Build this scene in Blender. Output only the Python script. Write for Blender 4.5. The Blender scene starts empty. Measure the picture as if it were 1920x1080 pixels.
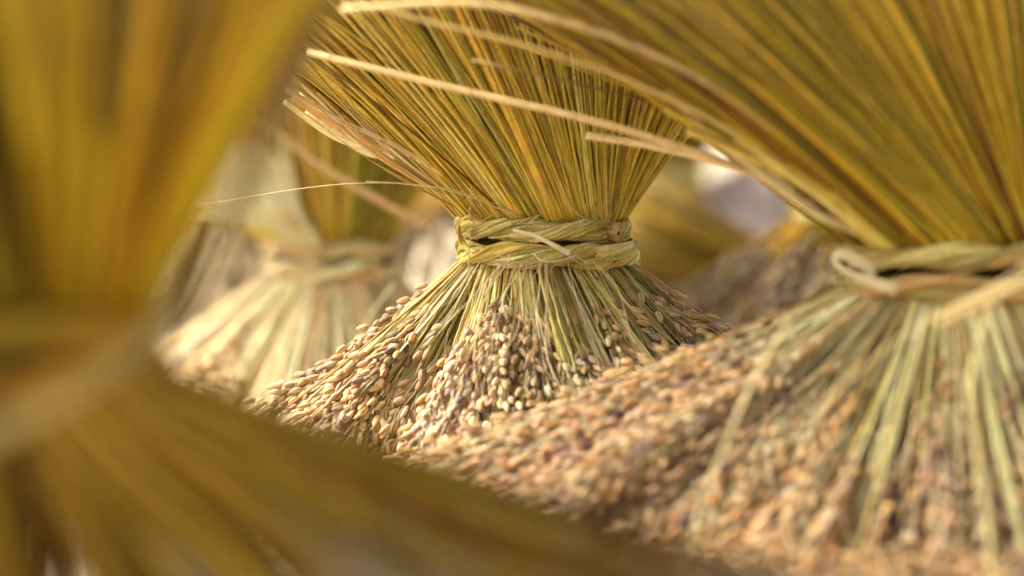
import bpy, math
import numpy as np
from mathutils import Vector, Matrix

rng = np.random.default_rng(7)
S = bpy.context.scene
COL = S.collection

# ------------------------------------------------------------------ camera
BETA = 0.068
LENS = 85.0
FPX = LENS / 36 * 1920
FOCUS = 1.13
TGT = np.array([0, 0, 0.100])
FWD = np.array([0, math.cos(BETA), -math.sin(BETA)])
UPV = np.array([0, math.sin(BETA), math.cos(BETA)])
CAMP = TGT - FWD * FOCUS
cam_d = bpy.data.cameras.new('camera')
cam = bpy.data.objects.new('camera', cam_d)
COL.objects.link(cam)
cam.location = CAMP
cam.rotation_euler = (math.pi / 2 - BETA, 0, 0)
cam_d.lens = LENS
cam_d.sensor_width = 36
cam_d.clip_start = 0.02
cam_d.clip_end = 300
cam_d.dof.use_dof = True
cam_d.dof.focus_distance = 1.105
cam_d.dof.aperture_fstop = 2.8
S.camera = cam


def at(px, py, d):
    return CAMP + FWD * d + np.array([1, 0, 0]) * ((px - 960) / FPX * d) - UPV * ((py - 540) / FPX * d)


def proj(P):
    v = P - CAMP
    d = v @ FWD
    return 960 + v[..., 0] / d * FPX, 540 - (v @ UPV) / d * FPX, d


# ------------------------------------------------------------------ materials
def new_mat(name):
    m = bpy.data.materials.new(name)
    m.use_nodes = True
    return m, m.node_tree.nodes, m.node_tree.links, m.node_tree.nodes['Principled BSDF']


def mathn(N, L, op, a, b=None, clamp=False):
    n = N.new('ShaderNodeMath')
    n.operation = op
    n.use_clamp = clamp
    for i, v in enumerate((a, b)):
        if v is None:
            continue
        if isinstance(v, (int, float)):
            n.inputs[i].default_value = v
        else:
            L.new(v, n.inputs[i])
    return n.outputs[0]


def fibre_mat(name, rough, ax, al, lo, hi, bump, trans=0.0, spec=0.4):
    """plant fibre: colour from the 'tint' attribute, fine lengthwise streaks, blotches"""
    m, N, L, P = new_mat(name)
    t = N.new('ShaderNodeAttribute'); t.attribute_name = 'tint'
    u = N.new('ShaderNodeAttribute'); u.attribute_name = 'suv'
    mp = N.new('ShaderNodeVectorMath'); mp.operation = 'MULTIPLY'
    mp.inputs[1].default_value = (ax, al, 37.0)
    L.new(u.outputs['Vector'], mp.inputs[0])
    nz = N.new('ShaderNodeTexNoise'); nz.inputs['Scale'].default_value = 1; nz.inputs['Detail'].default_value = 3
    L.new(mp.outputs[0], nz.inputs['Vector'])
    mp2 = N.new('ShaderNodeVectorMath'); mp2.operation = 'MULTIPLY'
    mp2.inputs[1].default_value = (0.6, 45.0, 91.0)
    L.new(u.outputs['Vector'], mp2.inputs[0])
    nz2 = N.new('ShaderNodeTexNoise'); nz2.inputs['Scale'].default_value = 1; nz2.inputs['Detail'].default_value = 4
    L.new(mp2.outputs[0], nz2.inputs['Vector'])
    r1 = N.new('ShaderNodeMapRange'); r1.inputs[1].default_value = .3; r1.inputs[2].default_value = .7
    r1.inputs[3].default_value = lo; r1.inputs[4].default_value = hi
    L.new(nz.outputs['Fac'], r1.inputs[0])
    mul = N.new('ShaderNodeVectorMath'); mul.operation = 'SCALE'
    L.new(t.outputs['Color'], mul.inputs[0]); L.new(r1.outputs[0], mul.inputs['Scale'])
    mix = N.new('ShaderNodeMix'); mix.data_type = 'RGBA'; mix.blend_type = 'MULTIPLY'
    mix.inputs['B'].default_value = (0.72, 0.50, 0.30, 1)
    f = N.new('ShaderNodeMapRange'); f.inputs[1].default_value = .56; f.inputs[2].default_value = .74
    f.inputs[4].default_value = .75
    L.new(nz2.outputs['Fac'], f.inputs[0]); L.new(f.outputs[0], mix.inputs['Factor'])
    L.new(mul.outputs[0], mix.inputs['A'])
    L.new(mix.outputs['Result'], P.inputs['Base Color'])
    P.inputs['Roughness'].default_value = rough
    P.inputs['Specular IOR Level'].default_value = spec
    b = N.new('ShaderNodeBump'); b.inputs['Strength'].default_value = bump; b.inputs['Distance'].default_value = .0004
    L.new(nz.outputs['Fac'], b.inputs['Height']); L.new(b.outputs[0], P.inputs['Normal'])
    if trans:
        tr = N.new('ShaderNodeBsdfTranslucent'); L.new(mix.outputs['Result'], tr.inputs['Color'])
        ms = N.new('ShaderNodeMixShader'); ms.inputs[0].default_value = trans
        out = N['Material Output']
        L.new(P.outputs[0], ms.inputs[1]); L.new(tr.outputs[0], ms.inputs[2]); L.new(ms.outputs[0], out.inputs['Surface'])
    return m


M_STRAW = fibre_mat('straw', .45, 3.0, 12.0, .66, 1.15, .3, .15, .12)
M_LEAF = fibre_mat('dry_leaf', .5, 9.0, 10.0, .6, 1.2, .6, .15, .22)


def grain_material():
    m, N, L, P = new_mat('rice_husk')
    t = N.new('ShaderNodeAttribute'); t.attribute_name = 'tint'
    u = N.new('ShaderNodeAttribute'); u.attribute_name = 'suv'
    sp = N.new('ShaderNodeSeparateXYZ'); L.new(u.outputs['Vector'], sp.inputs[0])
    # husk ribs run lengthwise: five round the grain
    w = mathn(N, L, 'COSINE', mathn(N, L, 'MULTIPLY', sp.outputs[0], math.tau * 5))
    rib = N.new('ShaderNodeMapRange'); rib.inputs[1].default_value = -1; rib.inputs[2].default_value = -.45
    rib.inputs[3].default_value = .40; rib.inputs[4].default_value = 1.0; rib.clamp = True
    L.new(w, rib.inputs[0])
    mp = N.new('ShaderNodeVectorMath'); mp.operation = 'MULTIPLY'; mp.inputs[1].default_value = (6, 3, 53)
    L.new(u.outputs['Vector'], mp.inputs[0])
    nz = N.new('ShaderNodeTexNoise'); nz.inputs['Scale'].default_value = 1; nz.inputs['Detail'].default_value = 5
    L.new(mp.outputs[0], nz.inputs['Vector'])
    r = N.new('ShaderNodeMapRange'); r.inputs[1].default_value = .3; r.inputs[2].default_value = .7
    r.inputs[3].default_value = .72; r.inputs[4].default_value = 1.15
    L.new(nz.outputs['Fac'], r.inputs[0])
    f = mathn(N, L, 'MULTIPLY', r.outputs[0], rib.outputs[0])
    mul = N.new('ShaderNodeVectorMath'); mul.operation = 'SCALE'
    L.new(t.outputs['Color'], mul.inputs[0]); L.new(f, mul.inputs['Scale'])
    L.new(mul.outputs[0], P.inputs['Base Color'])
    P.inputs['Roughness'].default_value = .65
    P.inputs['Specular IOR Level'].default_value = .28
    b = N.new('ShaderNodeBump'); b.inputs['Strength'].default_value = .5; b.inputs['Distance'].default_value = .0004
    L.new(f, b.inputs['Height']); L.new(b.outputs[0], P.inputs['Normal'])
    return m


M_GRAIN = grain_material()


def cloth_mat(name, col, rough=.9, sc=60):
    m, N, L, P = new_mat(name)
    tc = N.new('ShaderNodeTexCoord')
    nz = N.new('ShaderNodeTexNoise'); nz.inputs['Scale'].default_value = sc; nz.inputs['Detail'].default_value = 6
    L.new(tc.outputs['Object'], nz.inputs['Vector'])
    r = N.new('ShaderNodeValToRGB')
    r.color_ramp.elements[0].position = .3; r.color_ramp.elements[0].color = (*[c * .8 for c in col], 1)
    r.color_ramp.elements[1].position = .7; r.color_ramp.elements[1].color = (*col, 1)
    L.new(nz.outputs['Fac'], r.inputs[0]); L.new(r.outputs[0], P.inputs['Base Color'])
    P.inputs['Roughness'].default_value = rough
    return m


M_GROUND = cloth_mat('pale_ground', (.36, .29, .21), .95, 14)
M_CLOTH = cloth_mat('lilac_cloth', (.31, .24, .245), .9, 40)
M_SACK = cloth_mat('cream_cloth', (.44, .36, .27), .9, 40)

# ------------------------------------------------------------------ palettes (linear base colours)
PAL_GOLD = ([(.86, .64, .12), (.77, .56, .095), (.64, .51, .09), (.44, .39, .07), (.58, .36, .06), (.26, .13, .03), (.90, .72, .26)],
            [.32, .24, .16, .07, .06, .04, .14])
PAL_STEM = ([(.84, .70, .32), (.76, .60, .22), (.60, .52, .18), (.36, .35, .08), (.66, .42, .12), (.88, .78, .48)],
            [.30, .24, .12, .05, .12, .20])
PAL_PALE = ([(.90, .74, .48), (.86, .62, .32), (.78, .62, .38), (.74, .48, .22)], [.4, .25, .2, .15])
PAL_BROWN = ([(.44, .25, .02), (.36, .18, .015), (.30, .20, .015), (.14, .06, .01), (.58, .38, .05)], [.3, .25, .15, .15, .15])
PAL_GRAIN = ([(.66, .43, .21), (.70, .50, .28), (.62, .36, .14), (.42, .26, .14), (.14, .09, .085), (.82, .66, .42), (.44, .31, .25)],
             [.24, .19, .15, .13, .10, .09, .10])
PAL_ROPE = ([(.82, .70, .28), (.76, .60, .17), (.64, .54, .15), (.86, .76, .42), (.62, .42, .12), (.42, .38, .09)],
            [.32, .24, .14, .16, .09, .05])


def pick(pal, n, jit=.10):
    c = np.array(pal[0]); w = np.array(pal[1]); w = w / w.sum()
    t = c[rng.choice(len(c), n, p=w)]
    return np.clip(t * (1 + rng.normal(0, jit, (n, 1))) * (1 + rng.normal(0, jit * .35, (n, 3))), .01, .9)


# ------------------------------------------------------------------ geometry batches
def nrm(a):
    return a / np.maximum(np.linalg.norm(a, axis=-1, keepdims=True), 1e-9)


class Batch:
    """N items of equal topology: V (N,v,3), faces list of (f,k) arrays, tint (N,v,3), suv (N,v,3), mat index"""
    def __init__(s, V, F, T, U, mi=0):
        s.V, s.F, s.T, s.U, s.mi = V, F, T, U, mi

    def sub(s, idx):
        return Batch(s.V[idx], s.F, s.T[idx], s.U[idx], s.mi)


def tubes(C, R, tint, sides=6, W=None, flat=1.0, cap=True, hollow=False):
    """tubes along centre lines C (N,K,3), radii R (N,K) ; W = width direction ; flat = thickness / width"""
    N, K, _ = C.shape
    T = nrm(np.gradient(C, axis=1))
    if W is None:
        W = np.broadcast_to(rng.normal(size=(N, 1, 3)), C.shape)
    n1 = nrm(W - (W * T).sum(-1, keepdims=True) * T)
    n2 = np.cross(T, n1)
    a = np.arange(sides) / sides * math.tau
    R = np.broadcast_to(R, (N, K))
    V = C[:, :, None] + R[:, :, None, None] * (np.cos(a)[None, None, :, None] * n1[:, :, None] + np.reshape(flat, (-1, 1, 1, 1)) * np.sin(a)[None, None, :, None] * n2[:, :, None])
    ln = np.concatenate([np.zeros((N, 1)), np.cumsum(np.linalg.norm(np.diff(C, axis=1), axis=-1), axis=1)], 1)
    rnd = rng.random((N, 1, 1))
    tri = 1 - np.abs(2 * np.arange(sides) / sides - 1)
    U = np.stack(np.broadcast_arrays(tri[None, None, :], ln[:, :, None] * 10, rnd), -1)
    V = V.reshape(N, K * sides, 3); U = U.reshape(N, K * sides, 3).astype(np.float32)
    if tint.ndim == 2:
        Tn = np.broadcast_to(tint[:, None, :], V.shape)
    else:
        Tn = np.repeat(tint, sides, axis=1)
    i = np.arange(K - 1)[:, None] * sides; j = np.arange(sides)[None]; j2 = (j + 1) % sides
    q = np.stack([i + j, i + j2, i + sides + j2, i + sides + j], -1).reshape(-1, 4)
    F = [q]
    if cap:
        F.append(np.array([np.arange(sides)[::-1], np.arange(sides) + (K - 1) * sides]))
    return Batch(V, F, Tn, U, 0)


def grain_proto(sides):
    if sides >= 8:
        t = np.array([0, .05, .18, .38, .60, .80, .94, 1.0]); r = np.array([.16, .50, .84, 1.0, .97, .72, .30, .06])
    else:
        t = np.array([0, .2, .5, .82, 1.0]); r = np.array([.25, .85, 1.0, .65, .08])
    a = np.arange(sides) / sides * math.tau
    K = len(t)
    cs = 1 + .06 * np.cos(2 * a)
    X = r[:, None] * np.cos(a) * cs * .5; Y = r[:, None] * np.sin(a) * .42; Z = np.broadcast_to(t[:, None], X.shape)
    # slight belly to one side
    X = X + .10 * np.sin(t * math.pi)[:, None]
    V = np.stack([X, Y, Z], -1).reshape(-1, 3)
    U = np.stack(np.broadcast_arrays(a[None] / math.tau, t[:, None], 0 * X), -1).reshape(-1, 3)
    i = np.arange(K - 1)[:, None] * sides; j = np.arange(sides)[None]; j2 = (j + 1) % sides
    q = np.stack([i + j, i + j2, i + sides + j2, i + sides + j], -1).reshape(-1, 4)
    return V, [q, np.array([np.arange(sides)[::-1], np.arange(sides) + (K - 1) * sides])], U


def grains(P, D, tint, L, Wd, sides):
    """P base points (N,3), D directions"""
    N = len(P)
    GV, GF, GU = grain_proto(sides)
    D = nrm(D)
    X = rng.normal(size=(N, 3)); X = nrm(X - (X * D).sum(-1, keepdims=True) * D); Y = np.cross(D, X)
    V = P[:, None] + GV[None, :, 0:1] * Wd[:, None, None] * X[:, None] + GV[None, :, 1:2] * Wd[:, None, None] * Y[:, None] + GV[None, :, 2:3] * L[:, None, None] * D[:, None]
    U = np.broadcast_to(GU[None], V.shape).copy()
    U[:, :, 2] = rng.random((N, 1))
    return Batch(V, GF, np.broadcast_to(tint[:, None], V.shape), U.astype(np.float32), 1)


def build(name, batches, mats, parent=None, loc=(0, 0, 0), stuff=False):
    """link the batches as ONE mesh object; coordinates are relative to loc"""
    vs, ts, us, loops, lens, mi = [], [], [], [], [], []
    off = 0
    for b in batches:
        N, v, _ = b.V.shape
        if N == 0:
            continue
        vs.append(b.V.reshape(-1, 3)); ts.append(b.T.reshape(-1, 3)); us.append(b.U.reshape(-1, 3))
        base = off + np.arange(N) * v
        for f in b.F:
            loops.append((base[:, None, None] + f[None]).reshape(-1))
            lens.append(np.full(N * f.shape[0], f.shape[1])); mi.append(np.full(N * f.shape[0], b.mi))
        off += N * v
    V = np.concatenate(vs) - np.array(loc); T = np.concatenate(ts); U = np.concatenate(us)
    lp = np.concatenate(loops).astype(np.int32); ln = np.concatenate(lens).astype(np.int32); mi = np.concatenate(mi).astype(np.int32)
    me = bpy.data.meshes.new(name)
    me.vertices.add(len(V)); me.vertices.foreach_set('co', V.astype(np.float32).ravel())
    me.loops.add(len(lp)); me.loops.foreach_set('vertex_index', lp)
    st = np.concatenate([[0], np.cumsum(ln)[:-1]]).astype(np.int32)
    me.polygons.add(len(ln)); me.polygons.foreach_set('loop_start', st)
    me.polygons.foreach_set('material_index', mi)
    me.update(calc_edges=True)
    me.shade_smooth()
    a = me.attributes.new('tint', 'FLOAT_COLOR', 'POINT')
    a.data.foreach_set('color', np.concatenate([T, np.ones((len(T), 1))], 1).astype(np.float32).ravel())
    a = me.attributes.new('suv', 'FLOAT_VECTOR', 'POINT'); a.data.foreach_set('vector', U.astype(np.float32).ravel())
    for m in mats:
        me.materials.append(m)
    o = bpy.data.objects.new(name, me)
    COL.objects.link(o)
    if parent is not None:
        o.parent = parent
    if stuff:
        o['kind'] = 'stuff'
    return o


# ------------------------------------------------------------------ sheaf
def tab(t, x):
    xs = [p[0] for p in t]
    return np.interp(x, xs, [p[1] for p in t])


def rand_disc(n, edge=.35):
    th = rng.random(n) * math.tau
    r = np.sqrt(rng.random(n))
    k = rng.random(n) < edge
    r[k] = .93 + .07 * rng.random(k.sum())
    return r * np.cos(th), r * np.sin(th)


def path(P0, d0, L, bend, K, wob=.0):
    """centre line from P0 along d0 (unit), length L (N,), bend (N,3) = change of direction over the full length"""
    N = len(P0)
    t = np.linspace(0, 1, K)
    s = t[None, :, None] * L[:, None, None]
    C = P0[:, None] + d0[:, None] * s + bend[:, None] * (t[None, :, None] ** 2) * L[:, None, None] * .5
    if wob:
        w = rng.normal(size=(N, 1, 3)) * wob; ph = rng.random((N, 1, 1)) * 6.28
        C = C + w * np.sin(t[None, :, None] * 4 + ph) * t[None, :, None]
    return C


def panicles(axis, hi, pal=PAL_GRAIN, nb=8, ng=8, tintmul=1.0, zmin=.003, gsz=1.0, spread=1.0):
    """axis (N,K,3) drooping seed-head axes -> list of batches, item index = panicle (grain batches grouped per panicle)"""
    N, K, _ = axis.shape
    L = np.linalg.norm(np.diff(axis, axis=1), axis=-1).sum(1)
    ii = np.arange(N)

    def ev(s):
        x = np.clip(s, 0, 1) * (K - 1); i = np.minimum(x.astype(int), K - 2); f = (x - i)[..., None]
        idx = ii[:, None] if s.ndim == 2 else ii
        return axis[idx, i] * (1 - f) + axis[idx, i + 1] * f, nrm(axis[idx, i + 1] - axis[idx, i])
    base_t = pick(pal, N, .16)
    GP, GD, GT, GL, GW = [], [], [], [], []
    BR, BT = [], []
    for b in range(nb + 1):
        last = b == nb
        s0 = np.full(N, .55) if last else (b + rng.random(N)) / nb * .62
        ln = np.full(N, .45) if last else np.minimum(.34 + .12 * rng.random(N), 1 - s0)
        t = np.linspace(0, 1, 7)
        s = s0[:, None] + ln[:, None] * t[None]
        P, T = ev(s)
        u = rng.normal(size=(N, 3)); u[:, 2] *= .8
        u = nrm(u - (u * T[:, 0]).sum(-1, keepdims=True) * T[:, 0])
        w = (.0006 if last else 1) * spread * (.0022 + .0048 * rng.random((N, 1))) * np.sin(np.minimum(t * 1.9, 1.57))[None]
        P = P + u[:, None] * w[..., None]
        P[..., 2] = np.maximum(P[..., 2], zmin + .002)
        BR.append(P)
        BT.append(np.tile(np.array([[.66, .56, .36]]), (N, 1)) * (.85 + .3 * rng.random((N, 1))))
        dT = nrm(np.gradient(P, axis=1))
        for g in range(ng):
            x = (.18 + .80 * (g + .5 * rng.random(N)) / ng) * 6
            i = np.minimum(x.astype(int), 5); f = (x - i)[:, None]
            p = P[ii, i] * (1 - f) + P[ii, i + 1] * f
            d = dT[ii, i]
            v = rng.normal(size=(N, 3)); v = nrm(v - (v * d).sum(-1, keepdims=True) * d)
            gl = gsz * .0064 * (1 + .12 * rng.normal(size=N)); gw = gsz * .0031 * (1 + .10 * rng.normal(size=N))
            emp = rng.random(N) < .10
            gw = np.where(emp, gw * .6, gw)
            p = p + v * (.0013 + .0008 * rng.random((N, 1)))
            p[:, 2] = np.maximum(p[:, 2], zmin)
            GP.append(p); GD.append(d + v * (.30 + .25 * rng.random((N, 1))) + rng.normal(0, .10, (N, 3)))
            tt = pick(pal, N, .12) * .55 + base_t * .45
            GT.append(tt * tintmul); GL.append(gl); GW.append(gw)
    P = np.stack(GP, 1).reshape(-1, 3); D = np.stack(GD, 1).reshape(-1, 3); T = np.stack(GT, 1).reshape(-1, 3)
    Lg = np.stack(GL, 1).ravel(); W = np.stack(GW, 1).ravel()
    gb = grains(P, D, T, Lg, W, 9 if hi else 5)
    G = P.shape[0] // N
    gb = Batch(gb.V.reshape(N, G, -1, 3), gb.F, gb.T.reshape(N, G, -1, 3), gb.U.reshape(N, G, -1, 3), 1)
    br = np.stack(BR, 1); bt = np.stack(BT, 1)
    nbr = br.shape[1]
    rb = np.linspace(.00036, .00018, 7)[None]
    tb = tubes(br.reshape(-1, 7, 3), rb, bt.reshape(-1, 3), 4 if hi else 3, cap=False)
    tb = Batch(tb.V.reshape(N, nbr, -1, 3), tb.F, tb.T.reshape(N, nbr, -1, 3), tb.U.reshape(N, nbr, -1, 3), 0)
    res = [gb, tb]
    # awns: thin bristles on some grains
    if hi:
        na = 5
        sel = rng.integers(0, G, (N, na))
        p0 = P.reshape(N, G, 3)[ii[:, None], sel]; d = nrm(D).reshape(N, G, 3)[ii[:, None], sel]; l = Lg.reshape(N, G)[ii[:, None], sel]
        q = p0 + d * l[..., None] * .97
        al = (.004 + .009 * rng.random((N, na, 1, 1)))
        t = np.linspace(0, 1, 4)[None, None, :, None]
        C = q[:, :, None] + d[:, :, None] * al * t + rng.normal(0, .12, (N, na, 1, 3)) * al * t * t
        ab = tubes(C.reshape(-1, 4, 3), np.linspace(.00014, .00004, 4)[None], np.tile([[.30, .20, .14]], (N * na, 1)), 3, cap=False)
        res.append(Batch(ab.V.reshape(N, na, -1, 3), ab.F, ab.T.reshape(N, na, -1, 3), ab.U.reshape(N, na, -1, 3), 0))
    return res


def pan_sub(res, idx):
    out = []
    for b in res:
        V = b.V[idx]; sh = V.shape
        if V.ndim == 3:
            V = V[None]; T = b.T[idx][None]; U = b.U[idx][None]
        else:
            T = b.T[idx]; U = b.U[idx]
        out.append(Batch(V.reshape(-1, *V.shape[-2:]), b.F, T.reshape(-1, *T.shape[-2:]), U.reshape(-1, *U.shape[-2:]), b.mi))
    return out


def rope_wrap(c, rx, ry, zc, hh, turns, phase, tilt, nrib, pal, sag=0, t0=0, t1=1, K=110):
    """one turn of two-ply twisted leaf rope; c centre (world), returns ribbon batch"""
    t = np.linspace(t0, t1, K)
    th = -math.pi / 2 + (t - .5) * math.tau          # t=.5 is the camera side, rising t runs to +x
    C = np.stack([c[0] + rx * np.cos(th), c[1] + ry * np.sin(th), c[2] + zc + tilt * np.cos(th) + sag * np.sin(th)], -1)
    O = np.stack([np.cos(th) / rx, np.sin(th) / ry, 0 * th], -1); O = nrm(O)
    Uu = np.array([0, 0, 1.0])
    cl, wd, rad, tint = [], [], [], []
    for k in range(2):
        phi = math.tau * turns * t + k * math.pi + phase
        rc = hh * .50
        rs = hh * .54
        for j in range(nrib):
            layer = rng.random()
            r = rs * (.80 + .28 * layer)
            aj = math.tau * j / nrib + rng.normal(0, .12) + phi * 1.0 + .25 * np.sin(t * 30 + rng.random() * 6)
            r = r * (1 + .08 * np.sin(t * (20 + 20 * rng.random()) + rng.random() * 6))
            off_o = rc * np.cos(phi) + r * np.cos(aj)
            off_u = rc * np.sin(phi) + r * np.sin(aj)
            cl.append(C + O * (off_o * .50)[:, None] + Uu * off_u[:, None])
            wd.append(-O * (np.sin(aj) * .5)[:, None] + Uu * np.cos(aj)[:, None])
            w = (.0014 + .0017 * rng.random())
            rad.append(w * (1 + .2 * np.sin(t * 25 + rng.random() * 6)))
            tint.append(pick(pal, 1, .10)[0])
    return tubes(np.array(cl), np.array(rad), np.array(tint), 6, W=np.array(wd), flat=.16)


def sheaf(name_lbl, cpos, up_tab, lo_tab, *, rx=.036, ry=.033, n_up=1200, n_st=560, n_pan=260, up_len=.155, lenx=None, st_len=.055,
          lolen=None, pan_len=.085, sy_up=.35, sy_lo=.85, hi=True, indiv=100, palU=PAL_GOLD, palS=PAL_STEM, up_noise=.05, cat='rice sheaf',
          droop=.5, gmul=1.0, sw=.00074, ssw=.00082, tilt=0.0, ground=0.0, ropehh=.0053, nb=8, ng=8, extra=None, ty_up=0.0, bendu=.25, st_var=.24, palen=None, palR=PAL_ROPE, clump=.30, cvar=.16, n_cl=46, palG=None):
    cpos = np.array(cpos)
    root = bpy.data.objects.new('rice_sheaf', None)
    COL.objects.link(root)
    org = np.array([cpos[0], cpos[1], ground])
    root.location = org
    root.empty_display_size = .02
    root['label'] = name_lbl; root['category'] = cat; root['group'] = 'tied rice sheaves standing heads down'

    # ---- upper straws
    x, y = rand_disc(n_up)
    P0 = np.stack([cpos[0] + x * rx, cpos[1] + y * ry, cpos[2] + .006 + .003 * rng.random(n_up)], -1)
    sx = tab(up_tab, x) + rng.normal(0, up_noise, n_up) * np.where(rng.random(n_up) < .06, 2.6, 1); sy = sy_up * y + ty_up + rng.normal(0, .05, n_up)
    cx, cy = rand_disc(n_cl, .6)
    ci = np.argmin((x[:, None] - cx[None]) ** 2 + (y[:, None] - cy[None]) ** 2, 1)
    csx = tab(up_tab, cx) + rng.normal(0, .06, n_cl)
    q = clump * (.5 + rng.random(n_up))
    sx = sx * (1 - q) + csx[ci] * q; sy = sy * (1 - q) + (sy_up * cy + ty_up)[ci] * q
    d = nrm(np.stack([sx, sy, np.ones(n_up)], -1))
    L = up_len * (1 + .09 * rng.normal(size=n_up)) * (tab(lenx, x) if lenx else 1)
    bend = np.stack([sx * bendu + rng.normal(0, .05, n_up), sy * bendu + rng.normal(0, .05, n_up), -.10 * np.abs(sx)], -1)
    K = 12
    C = path(P0, d, L, bend, K, .0012)
    R = sw * (.65 + .7 * rng.random((n_up, 1))) * np.linspace(1.0, .85, K)[None]
    leafy = rng.random(n_up) < .16
    R[leafy] *= 1.9
    fl = np.where(leafy, .18, .78)
    # kinked and wispy ones
    kk = np.where(rng.random(n_up) < .10)[0]
    kp = .35 + .4 * rng.random((len(kk), 1, 1)); kd = rng.normal(0, .14, (len(kk), 1, 3))
    C[kk] += kd * np.maximum(np.linspace(0, 1, K)[None, :, None] - kp, 0) * L[kk][:, None, None]
    t0 = pick(palU, n_up) * (1 + cvar * rng.normal(size=(n_cl, 3)) * np.array([.6, .8, .5]) * .22 + cvar * rng.normal(size=(n_cl, 1)))[ci]
    t0 = np.clip(t0, .008, .9)
    tip = np.clip((np.linspace(0, 1, K) - .3) / .7, 0, 1)[None, :, None] * (.5 * rng.random((n_up, 1, 1)))
    tc = t0[:, None] * (1 - tip) + np.array([.86, .70, .30]) * tip      # bleached cut ends
    ub = tubes(C, R, tc, 6 if hi else 5, flat=fl)
    u_p = C[:, K // 2]
    # ---- lower stems
    x, y = rand_disc(n_st, .45)
    P0 = np.stack([cpos[0] + x * rx, cpos[1] + y * ry, cpos[2] - .006 - .003 * rng.random(n_st)], -1)
    sx = tab(lo_tab, x) + rng.normal(0, .07, n_st); sy = sy_lo * y + rng.normal(0, .07, n_st)
    kx, ky = rand_disc(n_cl, .7)
    ki = np.argmin((x[:, None] - kx[None]) ** 2 + (y[:, None] - ky[None]) ** 2, 1)
    q = clump * 1.2 * (.4 + rng.random(n_st))
    sx = sx * (1 - q) + (tab(lo_tab, kx) + rng.normal(0, .09, n_cl))[ki] * q; sy = sy * (1 - q) + (sy_lo * ky)[ki] * q
    d = nrm(np.stack([sx, sy, -np.ones(n_st)], -1))
    tSk = np.clip(1 + .20 * rng.normal(size=(n_cl, 1)), .35, 1.4)
    kL = 1 + .32 * rng.normal(size=n_cl)
    lm = tab(lolen, x) if lolen else np.ones(n_st)
    L1 = st_len * lm * kL[ki] * (1 + st_var * rng.normal(size=n_st)); L1 = np.clip(L1, .25 * st_len, 2.2 * st_len * lm)
    L2 = pan_len * (1 + .12 * rng.normal(size=n_st)) * (tab(palen, x) if palen else np.sqrt(lm))
    Lt = L1 + L2
    hor = nrm(np.stack([sx, sy, 0 * sx], -1))
    bend = hor * .30 * np.minimum(1, np.hypot(sx, sy))[:, None] + np.array([0, 0, -1.0]) * droop * rng.random((n_st, 1)) + rng.normal(0, .10, (n_st, 3))
    KT = 26
    CT = path(P0, d, Lt, bend, KT, .0015)
    zm = ground + .004 + .010 * rng.random(n_st)
    CT[..., 2] = np.where(CT[..., 2] < zm[:, None], zm[:, None] + (CT[..., 2] - zm[:, None]) * .06, CT[..., 2])
    CT[..., 2] = np.maximum(CT[..., 2], ground + .003)

    def ev(a, b, n):
        s = (a[:, None] + (b - a)[:, None] * np.linspace(0, 1, n)[None]) * (KT - 1)
        i = np.minimum(s.astype(int), KT - 2); f = (s - i)[..., None]; k = np.arange(n_st)[:, None]
        return CT[k, i] * (1 - f) + CT[k, i + 1] * f
    fr = L1 / Lt
    NS = 16
    CS = ev(np.zeros(n_st), fr + .03, NS)
    tS = np.clip(pick(palS, n_st) * tSk[ki], .01, .9)
    RS = ssw * (.6 + .7 * rng.random((n_st, 1))) * np.linspace(1, .55, NS)[None]
    nk = rng.integers(5, NS - 3, n_st)
    RS[np.arange(n_st), nk] *= 1.55
    tS = np.repeat(tS[:, None], NS, 1)
    tS[np.arange(n_st), nk] *= .62
    lf = rng.random(n_st) < .15
    RS[lf] *= 1.7
    CS = CS + np.cumsum(rng.normal(0, .00014, CS.shape), 1)
    # nodes: small swellings
    sb = tubes(CS, RS, tS, 6 if hi else 5, flat=np.where(lf, .25, .85))
    # which carry a seed head: the outer ones first
    score = np.hypot(x, y) + .35 * rng.random(n_st) - .25 * y
    pan_i = np.argsort(-score)[:n_pan]
    AX = ev(fr, np.ones(n_st), 14)[pan_i]
    pb = panicles(AX, hi, pal=palG or PAL_GRAIN, nb=nb, ng=ng, tintmul=gmul, zmin=ground + .002)

    rel = org
    mats = [M_STRAW, M_GRAIN]

    def visible(P, n):
        u, v, dd = proj(P)
        ok = (u > -40) & (u < 1960) & (v > -40) & (v < 1120)
        sc = np.where(ok, 0, 10) + dd
        return np.argsort(sc)[:n]
    if indiv:
        vi = visible(u_p, indiv)
        for i in vi:
            build('straw', [ub.sub([i])], [M_STRAW], root, rel)
        rest = np.setdiff1d(np.arange(n_up), vi)
        build('straw_bundle', [ub.sub(rest)], [M_STRAW], root, rel, stuff=True)
        vs = visible(AX[:, 4], indiv)
        for k in vs:
            st = build('stem', [sb.sub([pan_i[k]])], [M_STRAW], root, rel)
            build('panicle', pan_sub(pb, int(k)), mats, st, rel)
        rs = np.setdiff1d(np.arange(n_st), pan_i[vs]); rp = np.setdiff1d(np.arange(len(pan_i)), vs)
        build('stem_bundle', [sb.sub(rs)], [M_STRAW], root, rel, stuff=True)
        build('panicle_mass', pan_sub(pb, rp), mats, root, rel, stuff=True)
    else:
        build('straw_bundle', [ub], [M_STRAW], root, rel, stuff=True)
        build('stem_bundle', [sb], [M_STRAW], root, rel, stuff=True)
        build('panicle_mass', pan_sub(pb, np.arange(len(pan_i))), mats, root, rel, stuff=True)
    # ---- rope band
    hh = ropehh
    bd = bpy.data.objects.new('band', None); COL.objects.link(bd); bd.parent = root; bd.location = (0, 0, cpos[2] - ground)
    brel = cpos
    a = rope_wrap(cpos, rx + .0022, ry + .0022, hh * 1.08, hh * .80, 3.6, .4, -.0010 - tilt, 9 if hi else 6, palR)
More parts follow.
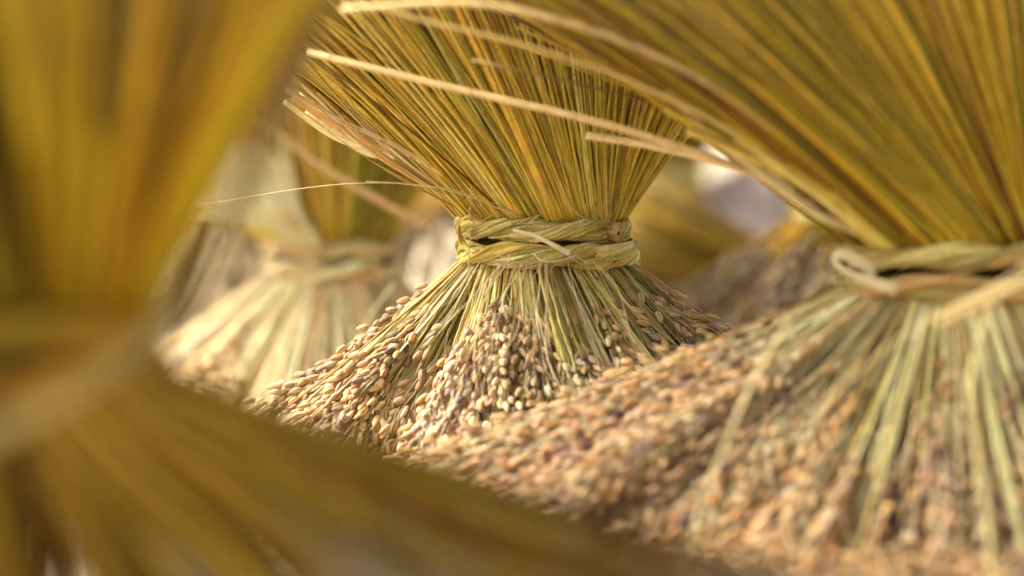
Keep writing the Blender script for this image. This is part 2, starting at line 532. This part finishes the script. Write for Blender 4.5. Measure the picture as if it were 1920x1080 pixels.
    b = rope_wrap(cpos + np.array([.0022, -.0006, 0]), rx + .0040, ry + .0040, -hh * 1.08, hh * .86, 3.3, 1.9, -.0006 - tilt, 9 if hi else 6, palR)
    build('rope_turn', [a], [M_LEAF], bd, brel)
    build('rope_turn', [b], [M_LEAF], bd, brel)
    if extra:
        extra(root, rel, bd, brel)
    return root


def strip(pts, w0, w1, tint, parent, rel, name='stray_straw', flat=.3, sides=8, W=None, n=40, mat=None):
    """a single blade or straw through world points (Catmull-Rom)"""
    P = np.array(pts, float)
    P = np.vstack([2 * P[0] - P[1], P, 2 * P[-1] - P[-2]])
    m = len(P) - 3
    out = []
    for t in np.linspace(0, m - 1e-6, n):
        i = int(t); f = t - i
        p0, p1, p2, p3 = P[i:i + 4]
        out.append(.5 * (2 * p1 + (p2 - p0) * f + (2 * p0 - 5 * p1 + 4 * p2 - p3) * f * f + (3 * p1 - p0 - 3 * p2 + p3) * f ** 3))
    C = np.array(out)[None]
    R = np.linspace(w0, w1, n)[None]
    Wd = None if W is None else np.broadcast_to(np.array(W, float), C.shape)
    b = tubes(C, R, np.array([tint]), sides, W=Wd, flat=flat)
    return build(name, [b], [mat or M_LEAF], parent, rel)


# ================================================================== the centre sheaf (in focus)
CEN = at(1018, 450, 1.13 + .0)


def centre_extra(root, rel, bd, brel):
    dF = 1.13 - .036
    # thin curved leaf reaching left
    strip([at(343, 386, 1.10), at(420, 377, 1.10), at(560, 354, 1.10), at(690, 343, 1.095), at(830, 352, 1.09), at(905, 374, 1.092), at(975, 402, 1.096)],
          .00020, .00075, (.74, .64, .38), root, rel)
    strip([at(686, 340, 1.092), at(770, 346, 1.092), at(860, 362, 1.090), at(985, 412, 1.094)], .0006, .0005, (.66, .54, .26), root, rel)
    # fan of broad pale cut leaves sticking out to the left
    ends = [(536, 168), (548, 182), (532, 190), (575, 205), (600, 200), (560, 176)]
    for k, (ex, ey) in enumerate(ends):
        o = rng.normal(0, 1, 2)
        strip([at(ex, ey, 1.10 + .012 * k), at(ex + 110, ey + 62 + 6 * k, 1.10 + .008 * k), at(770 + 6 * k, 290 + 3 * k, 1.10), at(880 + 9 * k, 398, 1.112)],
              .0019 if k % 2 else .0014, .0012, pick(PAL_PALE, 1)[0] * np.array([1, .95, .75]), root, rel, 'leaf_blade', W=(.3, 0, 1), flat=.25)
    for k in range(26):      # thin ones round it
        ex, ey = 540 + 130 * rng.random(), 60 + 150 * rng.random()
        strip([at(ex, ey, 1.08 + .06 * rng.random()), at((ex + 850) / 2 - 10, (ey + 370) / 2 + 14, 1.10), at(872 + 30 * rng.random(), 400, 1.115)],
              .0005, .0008, pick(PAL_PALE, 1)[0] * np.array([1, .92, .7]), root, rel, 'leaf_blade')
    # leaf lying over the rope, its cut end to the right
    strip([at(962, 431, 1.086), at(1000, 441, 1.082), at(1035, 458, 1.080), at(1069, 476, 1.079)], .0007, .0013, (.80, .72, .48), bd, brel, 'loose_leaf', W=(0, .1, 1), flat=.4)
    strip([at(1000, 476, 1.086), at(1015, 488, 1.083), at(1045, 490, 1.083), at(1080, 480, 1.084)], .0004, .0005, (.74, .66, .40), bd, brel, 'loose_leaf')
    # hair-thin fibre hanging over the left of the rope
    strip([at(884, 345, 1.085), at(881, 400, 1.083), at(881, 450, 1.083), at(879, 480, 1.086), at(880, 560, 1.085)], .00018, .0002, (.74, .62, .36), bd, brel, 'loose_fibre')
    # curl at the left where the upper turn passes to the lower one
    for k in range(9):
        q = k / 8
        strip([at(905 - 8 * q, 408 + 3 * q, 1.100), at(880 - 6 * q, 405 + 2 * q, 1.094), at(862 - 1 * q, 418 + 2 * q, 1.100 + .006 * q), at(861 + 2 * q, 440, 1.105 + .004 * q),
               at(868 + 6 * q, 462, 1.100), at(890 + 6 * q, 474 - 3 * q, 1.094)],
              .0013, .0015, pick(PAL_ROPE, 1)[0] * 1.05, bd, brel, 'rope_curl', W=(.2, .9, .3), flat=.3)
    # rope end at the right: rounded stub of folded leaves
    for k in range(12):
        a = k / 12 * math.tau
        cx, cy = 1155 + 11 * math.cos(a), 435 + 17 * math.sin(a)
        strip([at(1120 + 6 * math.cos(a), 430 + 12 * math.sin(a), 1.112), at(cx - 4, cy, 1.104), at(cx + 4, cy + 1, 1.101), at(1160 + 2 * math.cos(a), 437 + 4 * math.sin(a), 1.0995)],
              .0018, .0009, pick(([(.55, .36, .12), (.42, .26, .10), (.60, .46, .2)], [1, 1, 1]), 1)[0], bd, brel, 'rope_end', W=(math.sin(a), 0, math.cos(a)), flat=.35)
    strip([at(1112, 425, 1.10), at(1140, 421, 1.10), at(1162, 416, 1.105)], .0010, .0003, (.45, .30, .12), bd, brel, 'loose_leaf')
    for k in range(8):
        q = k / 7
        strip([at(1115, 470 + 14 * q, 1.096), at(1160, 462 + 20 * q, 1.100), at(1186 + 3 * q, 455 + 16 * q, 1.112), at(1178, 448 + 12 * q, 1.128)],
              .0017, .0012, pick(PAL_ROPE, 1)[0], bd, brel, 'rope_curl', W=(.2, .2, 1), flat=.2)
    for k in range(30):
        px = 870 + 300 * rng.random(); up = rng.random() < .4
        y0 = 412 if up else 484
        sg = -1 if up else 1
        l = 14 + 34 * rng.random(); dx = 30 * rng.normal()
        dep = 1.13 - .043 * math.sqrt(max(.05, 1 - ((px - 1018) / 165) ** 2))
        strip([at(px, y0 - sg * 8, dep), at(px + dx * .5, y0 + sg * l * .15, dep - .003), at(px + dx, y0 + sg * l * .6, dep - .004), at(px + dx * 1.2 + 6 * rng.normal(), y0 + sg * l, dep - .002)],
              .0003, .00012, pick(PAL_PALE, 1)[0] * .95, bd, brel, 'frayed_fibre', n=14, sides=5)
    for k in range(26):      # dry sheath fibres among the stems
        px = 800 + 440 * rng.random(); y0 = 500 + 60 * rng.random()
        f = (px - 1000) / 240; l = 80 + 130 * rng.random()
        x0 = 1018 + (px - 1018) * .55
        strip([at(x0, 492, 1.09), at((x0 + px) / 2, y0 + 20, 1.075), at(px + 12 * rng.normal(), y0 + l * .6, 1.055), at(px + 40 * f + 24 * rng.normal(), y0 + l, 1.04)],
              .00045, .0002, pick(PAL_PALE, 1)[0], root, rel, 'dry_leaf_fibre', n=18, sides=5)
    # pink-brown leaf leaning to the right
    strip([at(1165, 482, 1.125), at(1215, 512, 1.12), at(1290, 566, 1.115), at(1368, 620, 1.11)], .0010, .0002, (.60, .36, .22), root, rel, W=(0, 1, .6), flat=.4)
    strip([at(1160, 484, 1.122), at(1230, 528, 1.118), at(1300, 580, 1.114), at(1350, 612, 1.11)], .0008, .0002, (.70, .50, .32), root, rel, W=(0, 1, .6), flat=.4)
    # bare seed-head stalk arching over the front of the skirt
    strip([at(488, 864, 1.00), at(560, 852, .995), at(660, 847, .99), at(730, 862, .99), at(790, 900, .985)], .0004, .0006, (.70, .62, .36), root, rel)


sheaf('sharp golden rice sheaf in the centre, tied with a two-turn twisted straw rope', CEN,
      [(-1, -.92), (-.8, -.80), (-.4, -.68), (0, -.55), (.3, -.42), (.6, -.24), (.8, 0), (.92, .3), (1, .75)],
      [(-1, -1.15), (-.85, -.85), (-.75, -.35), (-.4, .02), (0, .35), (.5, .65), (1, 1.05)],
      lenx=[(-1, 1.05), (0, 1.1), (.5, 1.0), (.8, .65), (1, .52)], up_len=.16, n_up=2600, n_st=1000, n_pan=300, up_noise=.07, clump=.24, cvar=.11, n_cl=60,
      gmul=1.0, st_len=.052, st_var=.40, lolen=[(-1, 1.5), (-.7, 1.3), (-.5, 1.35), (0, 1.35), (.3, 1.05), (1, 1.35)], palen=[(-1,.95),(0,1),(1,1)], pan_len=.090, extra=centre_extra, sy_lo=.72)

# ================================================================== sheaf at the right, nearer
PAL_OLIVE_SHADED = ([(.68, .48, .05), (.55, .39, .04), (.43, .33, .035), (.28, .23, .03), (.36, .20, .02), (.12, .05, .01)], [.24, .22, .18, .12, .14, .10])  # olive straw, darkened so that shade in the fan is part of the colours
PAL_STEM2 = ([(.80, .66, .34), (.68, .52, .22), (.56, .46, .18), (.46, .27, .09), (.82, .70, .42)], [.28, .24, .14, .16, .16])
PAL_GRAIN2 = ([(.78, .46, .20), (.80, .52, .27), (.70, .36, .12), (.46, .25, .12), (.14, .08, .09), (.84, .64, .38), (.50, .32, .25)],
              [.24, .18, .18, .12, .12, .08, .08])
PAL_ROPE2 = ([(.70, .56, .22), (.56, .38, .14), (.48, .42, .14), (.55, .32, .14)], [.3, .25, .25, .2])
RC = at(1800, 500, 1.02)


def right_extra(root, rel, bd, brel):
    pale = (.86, .62, .30)
    strip([at(578, 98, 1.04), at(850, 165, 1.03), at(1110, 226, 1.02), at(1290, 280, 1.01), at(1450, 342, 1.0), at(1600, 410, 1.0), at(1700, 470, .99)],
          .0017, .0018, pale, root, rel, W=(0, .5, 1), flat=.5)
    strip([at(1100, 254, 1.04), at(1230, 275, 1.03), at(1350, 305, 1.01), at(1450, 340, 1.0), at(1580, 405, .99)], .0018, .0018, (.90, .70, .36), root, rel, W=(0, .5, 1), flat=.5)
    strip([at(640, 18, .95), at(900, 8, .95), at(1150, 70, .95), at(1350, 170, .96), at(1560, 330, .98)], .0016, .0016, (.80, .60, .28), root, rel, W=(0, .5, 1), flat=.5)
    strip([at(620, -10, .97), at(800, 40, .97), at(1000, 90, .97), at(1200, 160, .97), at(1400, 260, .98)], .0013, .0014, (.80, .60, .26), root, rel, flat=.5)
    for ex, ey in ((1300, 188), (1302, 243), (1405, 286), (1290, 247), (1210, 165), (1020, 20)):
        strip([at(ex, ey, 1.0), at(ex + 70, ey + 28, .99), at(1500, 380, .99), at(1640, 450, .99)], .0016, .0015, (.90, .76, .44), root, rel, flat=.5)
    for k in range(34):      # long loose straws lying over to the left
        y0 = -30 + 300 * rng.random(); x0 = 1010 + 1.05 * y0 + 170 * rng.random()
        strip([at(x0, y0, .97 + .05 * rng.random()), at((x0 + 1620) / 2, (y0 + 450) / 2 - 28, .98), at(1640 + 40 * rng.random(), 465, .98)],
              .0010, .0010, pick(PAL_GOLD, 1)[0], root, rel, flat=.6)
    g = (.60, .50, .24)
    strip([at(1990, 450, .90), at(1850, 545, .90), at(1700, 625, .90), at(1500, 800, .89), at(1260, 1085, .87)], .0013, .0011, (.66, .50, .24), root, rel, 'leaf_blade', flat=.3, W=(.6, .6, .4))
    strip([at(1980, 500, .86), at(1900, 540, .86), at(1760, 610, .86)], .0024, .0018, (.66, .48, .22), root, rel, 'leaf_blade', flat=.3, W=(.3, 0, 1))
    strip([at(1862, 560, .92), at(1830, 660, .90), at(1818, 760, .88), at(1850, 950, .87), at(1860, 1090, .86)], .0011, .0009, g, root, rel, 'leaf_blade', flat=.35, W=(1, 0, 0))
    strip([at(1480, 600, .93), at(1410, 720, .91), at(1350, 860, .90), at(1310, 960, .89), at(1290, 1090, .88)], .0008, .0006, g, root, rel, 'leaf_blade', flat=.4, W=(1, 0, 0))
    for k in range(26):     # knotted rope end, pale, at the left of the band
        q = (k + 1.5 * rng.normal()) / 25
        strip([at(1640, 500 + 20 * q, .985), at(1590 - 6 * q, 470 + 14 * q, .988), at(1560 + 6 * q, 478 + 12 * q, .992), at(1590 + 5 * q, 510 + 10 * q, .986), at(1680, 535 + 14 * q, .972)],
              .0008, .0011, np.minimum(pick(PAL_PALE, 1)[0] * (.75 + .35 * rng.random()), .9), bd, brel, 'rope_curl', flat=.3, W=(.2, .3, 1))


sheaf('blurred rice sheaf at the right with pale knotted band and wide skirt of seed heads', RC,
      [(-1, -1.15), (-.3, -1.05), (.1, -.92), (.3, -.72), (.5, -.32), (.65, 0), (1, .35)],
      [(-1, -2.15), (-.85, -1.6), (-.72, -1.1), (-.5, -.45), (-.1, .08), (.3, .45), (1, 1.1)],
      rx=.047, ry=.042, n_up=3000, n_st=1500, n_pan=520, palU=PAL_OLIVE_SHADED, palR=PAL_ROPE2, clump=.28, cvar=.24, n_cl=90, bendu=.08, up_len=.215, st_len=.062, st_var=.30, lolen=[(-1, .55), (-.8, .45), (-.65, .7), (-.45, 1.4), (0, 1.35), (.25, .7), (1, .6)],
      palen=[(-1, 2.1), (-.8, 1.7), (-.6, 1.2), (-.4, 1), (1, 1.2)], palS=PAL_STEM2, pan_len=.10, hi=False, sy_up=.35, sy_lo=.75, extra=right_extra, sw=.00074, ssw=.0008, ropehh=.0060, gmul=.74, palG=PAL_GRAIN2, tilt=-.002, nb=9)

# ================================================================== sheaf at the left, closest to the lens
PAL_SHADED = ([(.50, .31, .025), (.40, .24, .02), (.34, .24, .02), (.25, .12, .015), (.24, .20, .02), (.12, .05, .01)], [.25, .2, .18, .15, .12, .1])  # gold darkened to paint in the shade on the background sheaves
PAL_LEFT_SHADED = ([(.66, .46, .025), (.54, .37, .018), (.44, .34, .018), (.36, .19, .012), (.07, .03, .006)], [.3, .25, .2, .15, .1])  # gold darkened so the straw colour itself holds this sheaf's shade
LC = at(10, 648, .70)


def left_extra(root, rel, bd, brel):
    for k in range(5):      # bleached leaves sweeping up and away along its right side
        o = (k - 3) * 9; d = .012 * rng.normal()
        strip([at(-60, 850 + o, .60 + d), at(150, 735 + o, .62 + d), at(300, 615 + o, .66 + d), at(415 + o * .7, 460, .70 + d), at(510 + o, 260, .72 + d), at(590 + o, 60, .74 + d), at(640 + o, -60, .75 + d)],
              .0015, .0012, np.array([.66, .50, .20]) * (.8 + .25 * rng.random()), root, rel, 'leaf_blade', flat=.3, W=(.7, 0, .7))


sheaf('heavily blurred shade-darkened golden rice sheaf close to the lens at the left edge', LC,
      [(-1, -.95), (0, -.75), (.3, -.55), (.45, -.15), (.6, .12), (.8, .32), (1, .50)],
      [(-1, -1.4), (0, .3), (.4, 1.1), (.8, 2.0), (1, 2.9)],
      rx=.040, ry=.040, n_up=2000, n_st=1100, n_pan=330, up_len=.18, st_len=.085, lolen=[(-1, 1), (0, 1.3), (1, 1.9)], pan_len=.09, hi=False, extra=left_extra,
      palS=PAL_BROWN, palU=PAL_LEFT_SHADED, palR=PAL_BROWN, gmul=.6, clump=.5, cvar=.42, n_cl=110, sw=.0011, ssw=.0014, ropehh=.0065, sy_lo=.7, nb=7, ng=7)  # brown stem and rope colours also carry painted shade

# ================================================================== sheaf behind, left of centre
BC = at(618, 484, 1.42)


def back_extra(root, rel, bd, brel):
    strip([at(490, 225, 1.33), at(600, 310, 1.33), at(700, 370, 1.33), at(800, 428, 1.33)], .0018, .0024, (.66, .44, .22), root, rel, flat=.6)
    for k in range(200):
        ex, ey = 340 + 190 * rng.random(), 215 + 190 * rng.random()
        strip([at(ex, ey, 1.36), at((ex + 560) / 2 + 6, (ey + 440) / 2, 1.36), at(540 + 60 * rng.random(), 460, 1.37)], .0014, .0014, np.minimum(pick(PAL_PALE, 1)[0] * 1.3 + .08, .92), root, rel, 'leaf_blade')
    strip([at(740, 530, 1.30), at(690, 600, 1.30), at(650, 690, 1.30)], .0010, .0010, (.45, .40, .20), root, rel)


sheaf('pale blurred rice sheaf behind and left of the sharp one, cream stems under its rope', BC,
      [(-1, -1.0), (-.5, -.7), (0, -.2), (.6, .3), (1, .6)],
      [(-1, -1.4), (-.5, -.65), (0, 0), (.5, .42), (1, 1.0)],
      rx=.035, ry=.035, n_up=1900, n_st=1100, n_pan=280, up_len=.18, st_len=.110, pan_len=.09, hi=False, extra=back_extra, palS=PAL_PALE, palR=PAL_PALE, gmul=1.05,
      sw=.0009, ssw=.0012, ropehh=.0058, sy_lo=.8, nb=7, ng=7)

# ================================================================== farther sheaves: one model, copied
proto = sheaf('out of focus rice sheaf behind the right one, brown seed heads sloping down', at(1622, 385, 1.42),
              [(-1, -.8), (-.5, -.45), (0, -.05), (.5, .35), (1, .75)],
              [(-1, -1.5), (-.5, -.7), (0, 0), (.5, .7), (1, 1.5)],
              rx=.040, ry=.040, n_up=800, n_st=420, n_pan=230, palU=PAL_SHADED, palS=PAL_BROWN, up_len=.17, st_len=.024, st_var=.4, pan_len=.11, hi=False, indiv=0, gmul=.5, nb=7, ng=7, sw=.0014, ssw=.0014)


def copy_tree(o, parent=None):
    c = o.copy(); COL.objects.link(c)
    if parent is not None:
        c.parent = parent
    for ch in list(o.children):
        copy_tree(ch, c)
    return c


far = [((455, 400, 1.78), 2.3, 'blurred rice sheaf right behind the cream one, at its left shoulder'),
       ((900, 400, 2.00), .3, 'far blurred rice sheaf seen in the dark gap just left of the sharp one'),
       ((1235, 372, 2.25), 1.9, 'far olive gold blurred rice sheaf upright just right of the sharp one'),
       ((420, 330, 2.20), 3.1, 'far rice sheaf showing between the left edge sheaf and the cream one'),
       ((690, 300, 2.60), 4.0, 'far blurred rice sheaf over the rope of the cream sheaf'),
       ((180, 330, 2.00), 5.2, 'far rice sheaf wholly behind the left edge sheaf')]
for (px, py, dd), rz, lab in far[:5]:
    c = copy_tree(proto)
    p = at(px, py, dd)
    c.location = (p[0], p[1], 0)
    c.rotation_euler = (0, 0, rz)
    c['label'] = lab

c = copy_tree(proto)      # one sheaf lies on its side
c.location = (.36, 1.72 - 1.13, .034)
c.rotation_euler = (0, math.radians(-82), .0); c.scale = (.42, .7, 1)
c['label'] = 'blurred brown rice sheaf lying tipped over just right of the sharp one'

# extra sheaf added outside the frame at the left to shade the nearest one
c = copy_tree(proto)
c.location = (-.385, -.50, 0); c.rotation_euler = (0, 0, 1.0)
c['label'] = 'added unseen rice sheaf shading the nearest one, just outside the left edge'

# ================================================================== setting
def grid_mesh(name, fn, nu, nv, mat, thick=0):
    u, v = np.meshgrid(np.linspace(0, 1, nu), np.linspace(0, 1, nv))
    P = fn(u.ravel(), v.ravel())
    F = [(j * nu + i, j * nu + i + 1, (j + 1) * nu + i + 1, (j + 1) * nu + i) for j in range(nv - 1) for i in range(nu - 1)]
    me = bpy.data.meshes.new(name); me.from_pydata(P.tolist(), [], F); me.update(); me.shade_smooth()
    me.materials.append(mat)
    o = bpy.data.objects.new(name, me); COL.objects.link(o)
    return o


g = grid_mesh('ground', lambda u, v: np.stack([(u - .5) * 200, -20 + v * 220, 0 * u], -1), 2, 2, M_GROUND)
g['kind'] = 'structure'


def cloth_heap(name, label, pos, sx, sy, sz, mat, seed, cat):
    r = np.random.default_rng(seed)
    ph = r.random(8) * 6.28; fr = 1 + r.random(8) * 5

    def fn(u, v):
        th = u * math.tau; el = v * math.pi / 2
        rr = 1 + .10 * np.sin(3 * th + ph[0]) + .05 * np.sin(7 * th + ph[1] + 3 * el) + .04 * np.sin(12 * el + ph[2] + 2 * th) + .03 * np.sin(17 * th + 5 * el)
        return np.stack([np.cos(th) * np.cos(el) * rr * sx, np.sin(th) * np.cos(el) * rr * sy, np.sin(el) ** .8 * rr * sz], -1)
    o = grid_mesh(name, fn, 97, 33, mat)
    o.location = pos
    o['label'] = label; o['category'] = cat
    return o


p = at(1400, 400, 2.0)
cloth_heap('cloth_bundle', 'crumpled pale lilac cloth lying behind the sheaves at right', (p[0] + .01, p[1], 0), .062, .07, .132, M_CLOTH, 3, 'cloth')
p = at(838, 525, 1.62)
cloth_heap('cloth_bundle', 'rounded cream cloth lump behind the left end of the sharp rope', (p[0], p[1], 0), .030, .04, p[2] + .022, M_SACK, 5, 'cloth')

# ================================================================== light
SUN_EL, SUN_AZ = math.radians(50), math.radians(-82)   # azimuth measured from +Y towards +X
w = bpy.data.worlds.new('World'); S.world = w; w.use_nodes = True
N, L = w.node_tree.nodes, w.node_tree.links
sky = N.new('ShaderNodeTexSky'); sky.sky_type = 'NISHITA'; sky.sun_disc = False
sky.sun_elevation = SUN_EL; sky.sun_rotation = SUN_AZ
sky.air_density = 1.0; sky.dust_density = 4.0; sky.ozone_density = 1.0
hs = N.new('ShaderNodeHueSaturation'); hs.inputs['Saturation'].default_value = .05
L.new(sky.outputs[0], hs.inputs['Color'])
wm = N.new('ShaderNodeMix'); wm.data_type = 'RGBA'; wm.blend_type = 'MULTIPLY'
wm.inputs['Factor'].default_value = 1; wm.inputs['B'].default_value = (1, .97, .84, 1)
L.new(hs.outputs[0], wm.inputs['A']); L.new(wm.outputs['Result'], N['Background'].inputs['Color'])
N['Background'].inputs['Strength'].default_value = .085
sd = bpy.data.lights.new('sun', 'SUN'); so = bpy.data.objects.new('sun', sd); COL.objects.link(so)
sd.energy = 2.6; sd.angle = math.radians(24); sd.color = (1, .965, .83)
dv = Vector((math.sin(SUN_AZ) * math.cos(SUN_EL), math.cos(SUN_AZ) * math.cos(SUN_EL), math.sin(SUN_EL)))
so.rotation_euler = dv.to_track_quat('Z', 'Y').to_euler()
so.location = dv * 3

S.view_settings.view_transform = 'Standard'
S.view_settings.look = 'None'
S.view_settings.exposure = 2.2
S.view_settings.gamma = 1
S.view_settings.use_curve_mapping = False
S.render.engine = 'CYCLES'
S.cycles.max_bounces = 8
S.cycles.diffuse_bounces = 5
S.cycles.use_denoising = True
